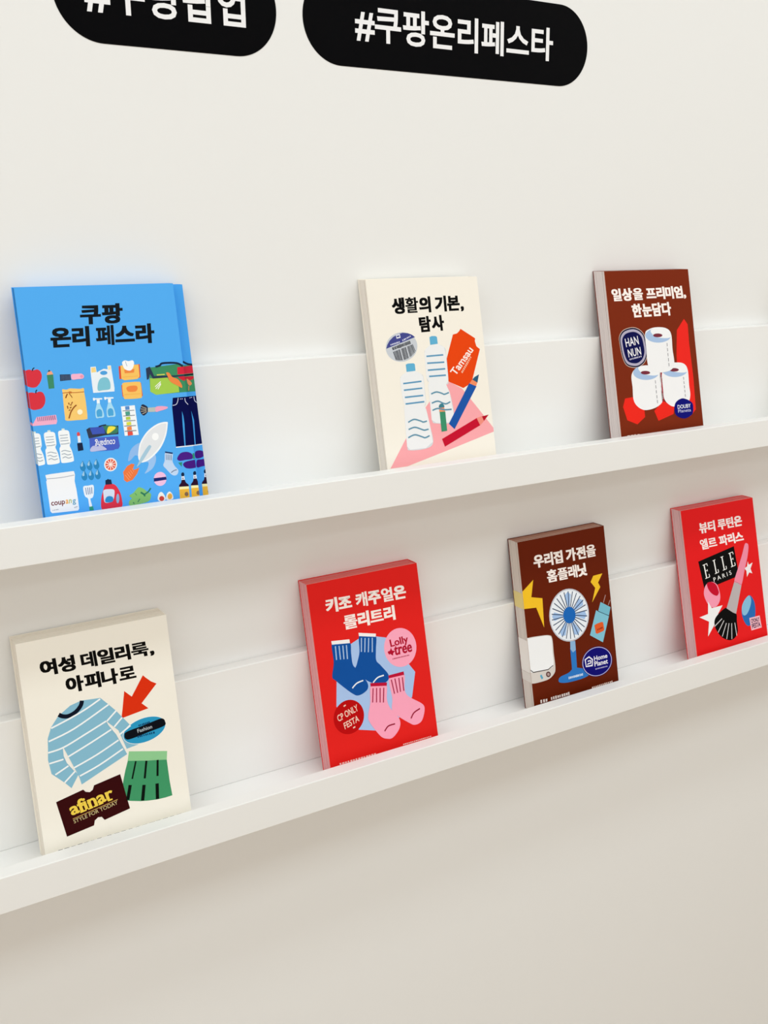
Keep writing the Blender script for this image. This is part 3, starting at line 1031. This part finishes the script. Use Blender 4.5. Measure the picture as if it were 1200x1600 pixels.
BOOKS = {
  'blue': {'loc': [203.36, -62.32, -16.73], 'lean': 11.17, 'yaw': -1.01, 'size': [140.1, 10.35, 210.2]},
  'tam': {'loc': [552.26, -60.03, -16.73], 'lean': 11.96, 'yaw': -1.23, 'size': [139.5, 15.87, 209.0]},
  'han': {'loc': [879.25, -63.91, -16.73], 'lean': 12.06, 'yaw': -0.51, 'size': [140.4, 18.93, 210.9]},
  'afi': {'loc': [174.09, -63.7, -329.79], 'lean': 10.73, 'yaw': -0.08, 'size': [142.3, 23.01, 208.8]},
  'lol': {'loc': [473.55, -64.27, -329.79], 'lean': 12.41, 'yaw': 0.29, 'size': [140.2, 18.24, 209.9]},
  'hom': {'loc': [757.36, -60.09, -329.79], 'lean': 11.19, 'yaw': -0.23, 'size': [139.0, 18.47, 210.0]},
  'ell': {'loc': [1035.09, -66.84, -329.79], 'lean': 13.21, 'yaw': -1.15, 'size': [140.4, 17.79, 210.2]},
  'blue2': {'loc': [216.17, -51.84, -16.73], 'lean': 11.17, 'yaw': -1.01, 'size': [140.1, 10.4, 208.7]},
}

# ------------------------------------------------------------------ the setting
PAINT = mat('eeeeed', .62, .3, .04, 180, 'paint')
mb = MB(); mb.box(-2.6, 4.6, 0, .12, 0, CEIL, PAINT); tag(mb.build('wall_back'), kind='structure')
fl = MB(); fl.box(-2.6, 4.6, -4.2, .12, -.05, 0, mat('b6a48c', .5, .4, .1, 20, 'floor')); tag(fl.build('floor'), kind='structure')
ce = MB(); ce.box(-2.6, 4.6, -4.2, .12, CEIL, CEIL + .08, mat('e6e3dd', .8, .2, 0, 1, 'ceiling')); tag(ce.build('ceiling'), kind='structure')
for x, y, w, d, watts, colr in LAMPS:
    lt = bpy.data.lights.new('ceiling_lamp', 'AREA'); lt.shape = 'RECTANGLE'; lt.size = w; lt.size_y = d
    lt.energy = watts; lt.color = colr
    lo = bpy.data.objects.new('ceiling_lamp', lt); COL.objects.link(lo); lo.location = (x, y, CEIL - .012)

# ------------------------------------------------------------------ picture ledges
LACQ = mat('f1f1f0', .38, .4, .02, 120, 'lacquer')
LIP_D, LIP_T, LIP_H, BOARD_T, BOARD_TOP, TRAY, DROP = 0.08735, 0.01690, 0.03545, .0153, 0.11239, -0.01693, 0.31306
def ledge(z, label):
    e = bpy.data.objects.new('picture_ledge', None); COL.objects.link(e)
    e.location = (.9, 0, Z0 + z + TRAY)
    tag(e, label, 'shelf', 'white picture ledges on the wall')
    x0, x1, b = -1.3, 1.3, -TRAY
    m = MB(); m.box(x0, x1, -BOARD_T, -.0001, 0, b + BOARD_TOP, LACQ); m.build('back_board', e, .0012)
    m = MB(); m.box(x0, x1, -(LIP_D - LIP_T), -.0001, b - LIP_H, 0, LACQ); m.build('tray_base', e)
    m = MB(); m.box(x0, x1, -LIP_D, -(LIP_D - LIP_T), b - LIP_H, b, LACQ); m.build('front_lip', e, .0009)
    return e
ledge(0, 'upper long white picture ledge, the one below the black wall signs')
ledge(-DROP, 'lower long white picture ledge, holding red, brown and cream books')

# ------------------------------------------------------------------ wall signs
def sign(x0, x1, txt, tx0, tx1, label):
    z0, z1 = 392.1, 475.8
    r = (z1 - z0) / 2; zc = (z0 + z1) / 2; th = .35
    out = [(x1 - r + r * math.sin(k * math.pi / 40), zc - r * math.cos(k * math.pi / 40)) for k in range(41)]
    out += [(x0 + r - r * math.sin(k * math.pi / 40), zc + r * math.cos(k * math.pi / 40)) for k in range(41)]
    xm = (x0 + x1) / 2
    blk = mat('040406', .42, .04, .10, 60, 'vinyl')
    m = MB()
    m.face([((x - xm) * MM, -th * MM, (z - zc) * MM) for x, z in out], blk)
    for i, q in enumerate(out):
        a = out[i - 1]
        m.face([((a[0] - xm) * MM, 0, (a[1] - zc) * MM), ((q[0] - xm) * MM, 0, (q[1] - zc) * MM), ((q[0] - xm) * MM, -th * MM, (q[1] - zc) * MM), ((a[0] - xm) * MM, -th * MM, (a[1] - zc) * MM)], blk)
    o = m.build('wall_sign'); o.location = (xm * MM, 0, Z0 + zc * MM)
    tag(o, label, 'sign', 'black pill shaped hashtag signs')
    t = MB(); wht = mat('f3f3f5')
    for k, f in text_polys(txt, 2.2):
        t.face([((tx0 + x * (tx1 - tx0) - xm) * MM, -(th + .06) * MM, (416.6 + y * 34.0 - zc) * MM) for x, y in f], wht)
    tag(t.build('lettering', o), 'white hashtag lettering')
    return o
sign(498.1, 859.1, '#쿠팡온리페스타', 555.6, 808.4, 'whole black pill shaped wall sign with the longer white hashtag')
sign(262.6, 470.3, '#쿠팡팝업', 289.6, 438.7, 'black pill shaped wall sign with the shorter white hashtag, cut by photo edge')

# ------------------------------------------------------------------ books
STYLE = {  # cover, cover rim, page side, page side shade, page top, page top shade, bands on the fore edge (v1, v0, colour)
    'blue': ('53acf5', '53acf5', '2a84cc', '2474b8', '7cc0f5', '69b2ea', [(140, 127, 'a01828'), (121.5, 107.4, 'a01828'), (95, 92.6, 'd889a8'), (87.6, 59, 'a9bccb')]),
    'blue2': ('4aa6f0', '4aa6f0', '2a84cc', '2474b8', '7cc0f5', '69b2ea', []),
    'tam': ('f5efe4', 'f3ebdd', 'ece4da', 'dfd6cb', 'efeade', 'e0d9cc', []),
    'han': ('7b2a10', 'e6c9bd', 'ece2e0', 'c3b7b6', 'a06a5a', '85503e', []),
    'afi': ('f4efe4', 'f1ebde', 'efe8dc', 'e4dccf', 'f2ece0', 'e6dfd2', []),
    'lol': ('e3231f', 'f0a59c', 'f0b0b3', 'd08d92', 'ea8682', 'd24a48', []),
    'hom': ('651f06', 'cdb9ac', 'e4dcd4', 'c2b8b0', 'b58a78', '9a6a58', [(147.2, 127.9, 'e3d38e'), (89.2, 49, 'ebe8e3'), (48.5, 37.2, 'ddd9d3')]),
    'ell': ('e61d1f', 'f2a9a4', 'e6bfc1', 'd6a6aa', 'e87f7e', 'd65052', []),
    'plain': ('f3eee4', 'f1ebde', 'ece4da', 'dfd6cb', 'e4ddd0', 'd4cbbd', []),
}
LABELS = {
    'blue': ('bright blue book with a white rocket among many small pictures, front of two', 'books on the upper ledge'),
    'blue2': ('bright blue book showing only a narrow strip behind the front blue book', 'books on the upper ledge'),
    'tam': ('cream book with two water bottles and coloured pencils on its cover', 'books on the upper ledge'),
    'han': ('brown book with three stacked toilet rolls on its cover', 'books on the upper ledge'),
    'plain': ('cream book beyond the right photo edge, its shadow falling on the wall', 'books on the upper ledge'),
    'afi': ('thick cream book with a blue striped sweater and green skirt on its cover', 'books on the lower ledge'),
    'lol': ('red book with blue and pink socks on its cover', 'books on the lower ledge'),
    'hom': ('brown book with a blue desk fan and yellow lightning bolts on its cover', 'books on the lower ledge'),
    'ell': ('red book with a black makeup brush and white stars on its cover', 'books on the lower ledge'),
}
PART_LABEL = {'title_lettering': None}
def book(key):
    b = BOOKS[key]; W, T, H = b['size']
    cov, rim, sd, sd2, tp, tp2, bands = STYLE[key]
    e = bpy.data.objects.new('book', None); COL.objects.link(e)
    e.location = (b['loc'][0] * MM, b['loc'][1] * MM, Z0 + b['loc'][2] * MM)
    e.rotation_euler = (-math.radians(b['lean']), 0, math.radians(b['yaw']))
    tag(e, LABELS[key][0], 'book', LABELS[key][1])
    sh = math.tan(math.radians(b['lean']))
    ct = .7                                                  # cover board thickness
    mc, mr = mat(cov, .5, .05, .03, 500, 'cover'), mat(rim, .6, .2, 0, 1, 'rim')
    m = MB(); m.box(0, W * MM, 0, ct * MM, 0, H * MM, mr, front=mc); front = m.build('front_cover', e, shear=sh)
    m = MB(); m.box(0, W * MM, (T - ct) * MM, T * MM, 0, H * MM, mc); m.build('back_cover', e, shear=sh)
    m = MB(); m.box((W - .8) * MM, W * MM, ct * MM, (T - ct) * MM, 0, H * MM, mc); m.build('spine', e, shear=sh)
    ms, mt = page_mat(sd, sd2), page_mat(tp, tp2)
    m = MB(); rnd = random.Random(key)
    n = max(2, int(T / 3.2)); y = ct
    for i in range(n):                                       # gathered sections, each a hair in or out
        y1 = ct + (T - 2 * ct) * (i + 1) / n
        gap = 0 if i == n - 1 else .38 if i == 0 else .12
        a, c = .35 + .35 * rnd.random(), .35 + .3 * rnd.random()
        m.box(a * MM, (W - .8) * MM, y * MM, (y1 - gap) * MM, .5 * MM, (H - c) * MM, ms, top=mt)
        y = y1
    pb = m.build('page_block', e, shear=sh)
    for v1, v0, cc in bands:                                 # ink that bleeds over the trimmed leaves
        bm_ = MB(); bm_.box(.22 * MM, .34 * MM, ct * MM, (T - ct) * MM, v0 * MM, v1 * MM, mat(cc, .7, .15, 0, 1, 'bleed'))
        bm_.build('edge_print', pb, shear=sh)
    for nm, z, shapes in ART.get(key, []):
        pm = MB()
        for i, s in enumerate(shapes):
            print_shape(pm, s, .03 + .02 * (z + i if len(shapes) < 9 else z + min(i, 9) + .15 * i), W, H)
        if pm.f: pm.build(nm, front)
    return e
BOOKS['plain'] = dict(loc=[1222.0, -63.5, BOOKS['han']['loc'][2]], lean=12.0, yaw=-.5, size=[140.0, 18.5, 210.0])
for k in ('blue', 'blue2', 'tam', 'han', 'plain', 'afi', 'lol', 'hom', 'ell'):
    book(k)
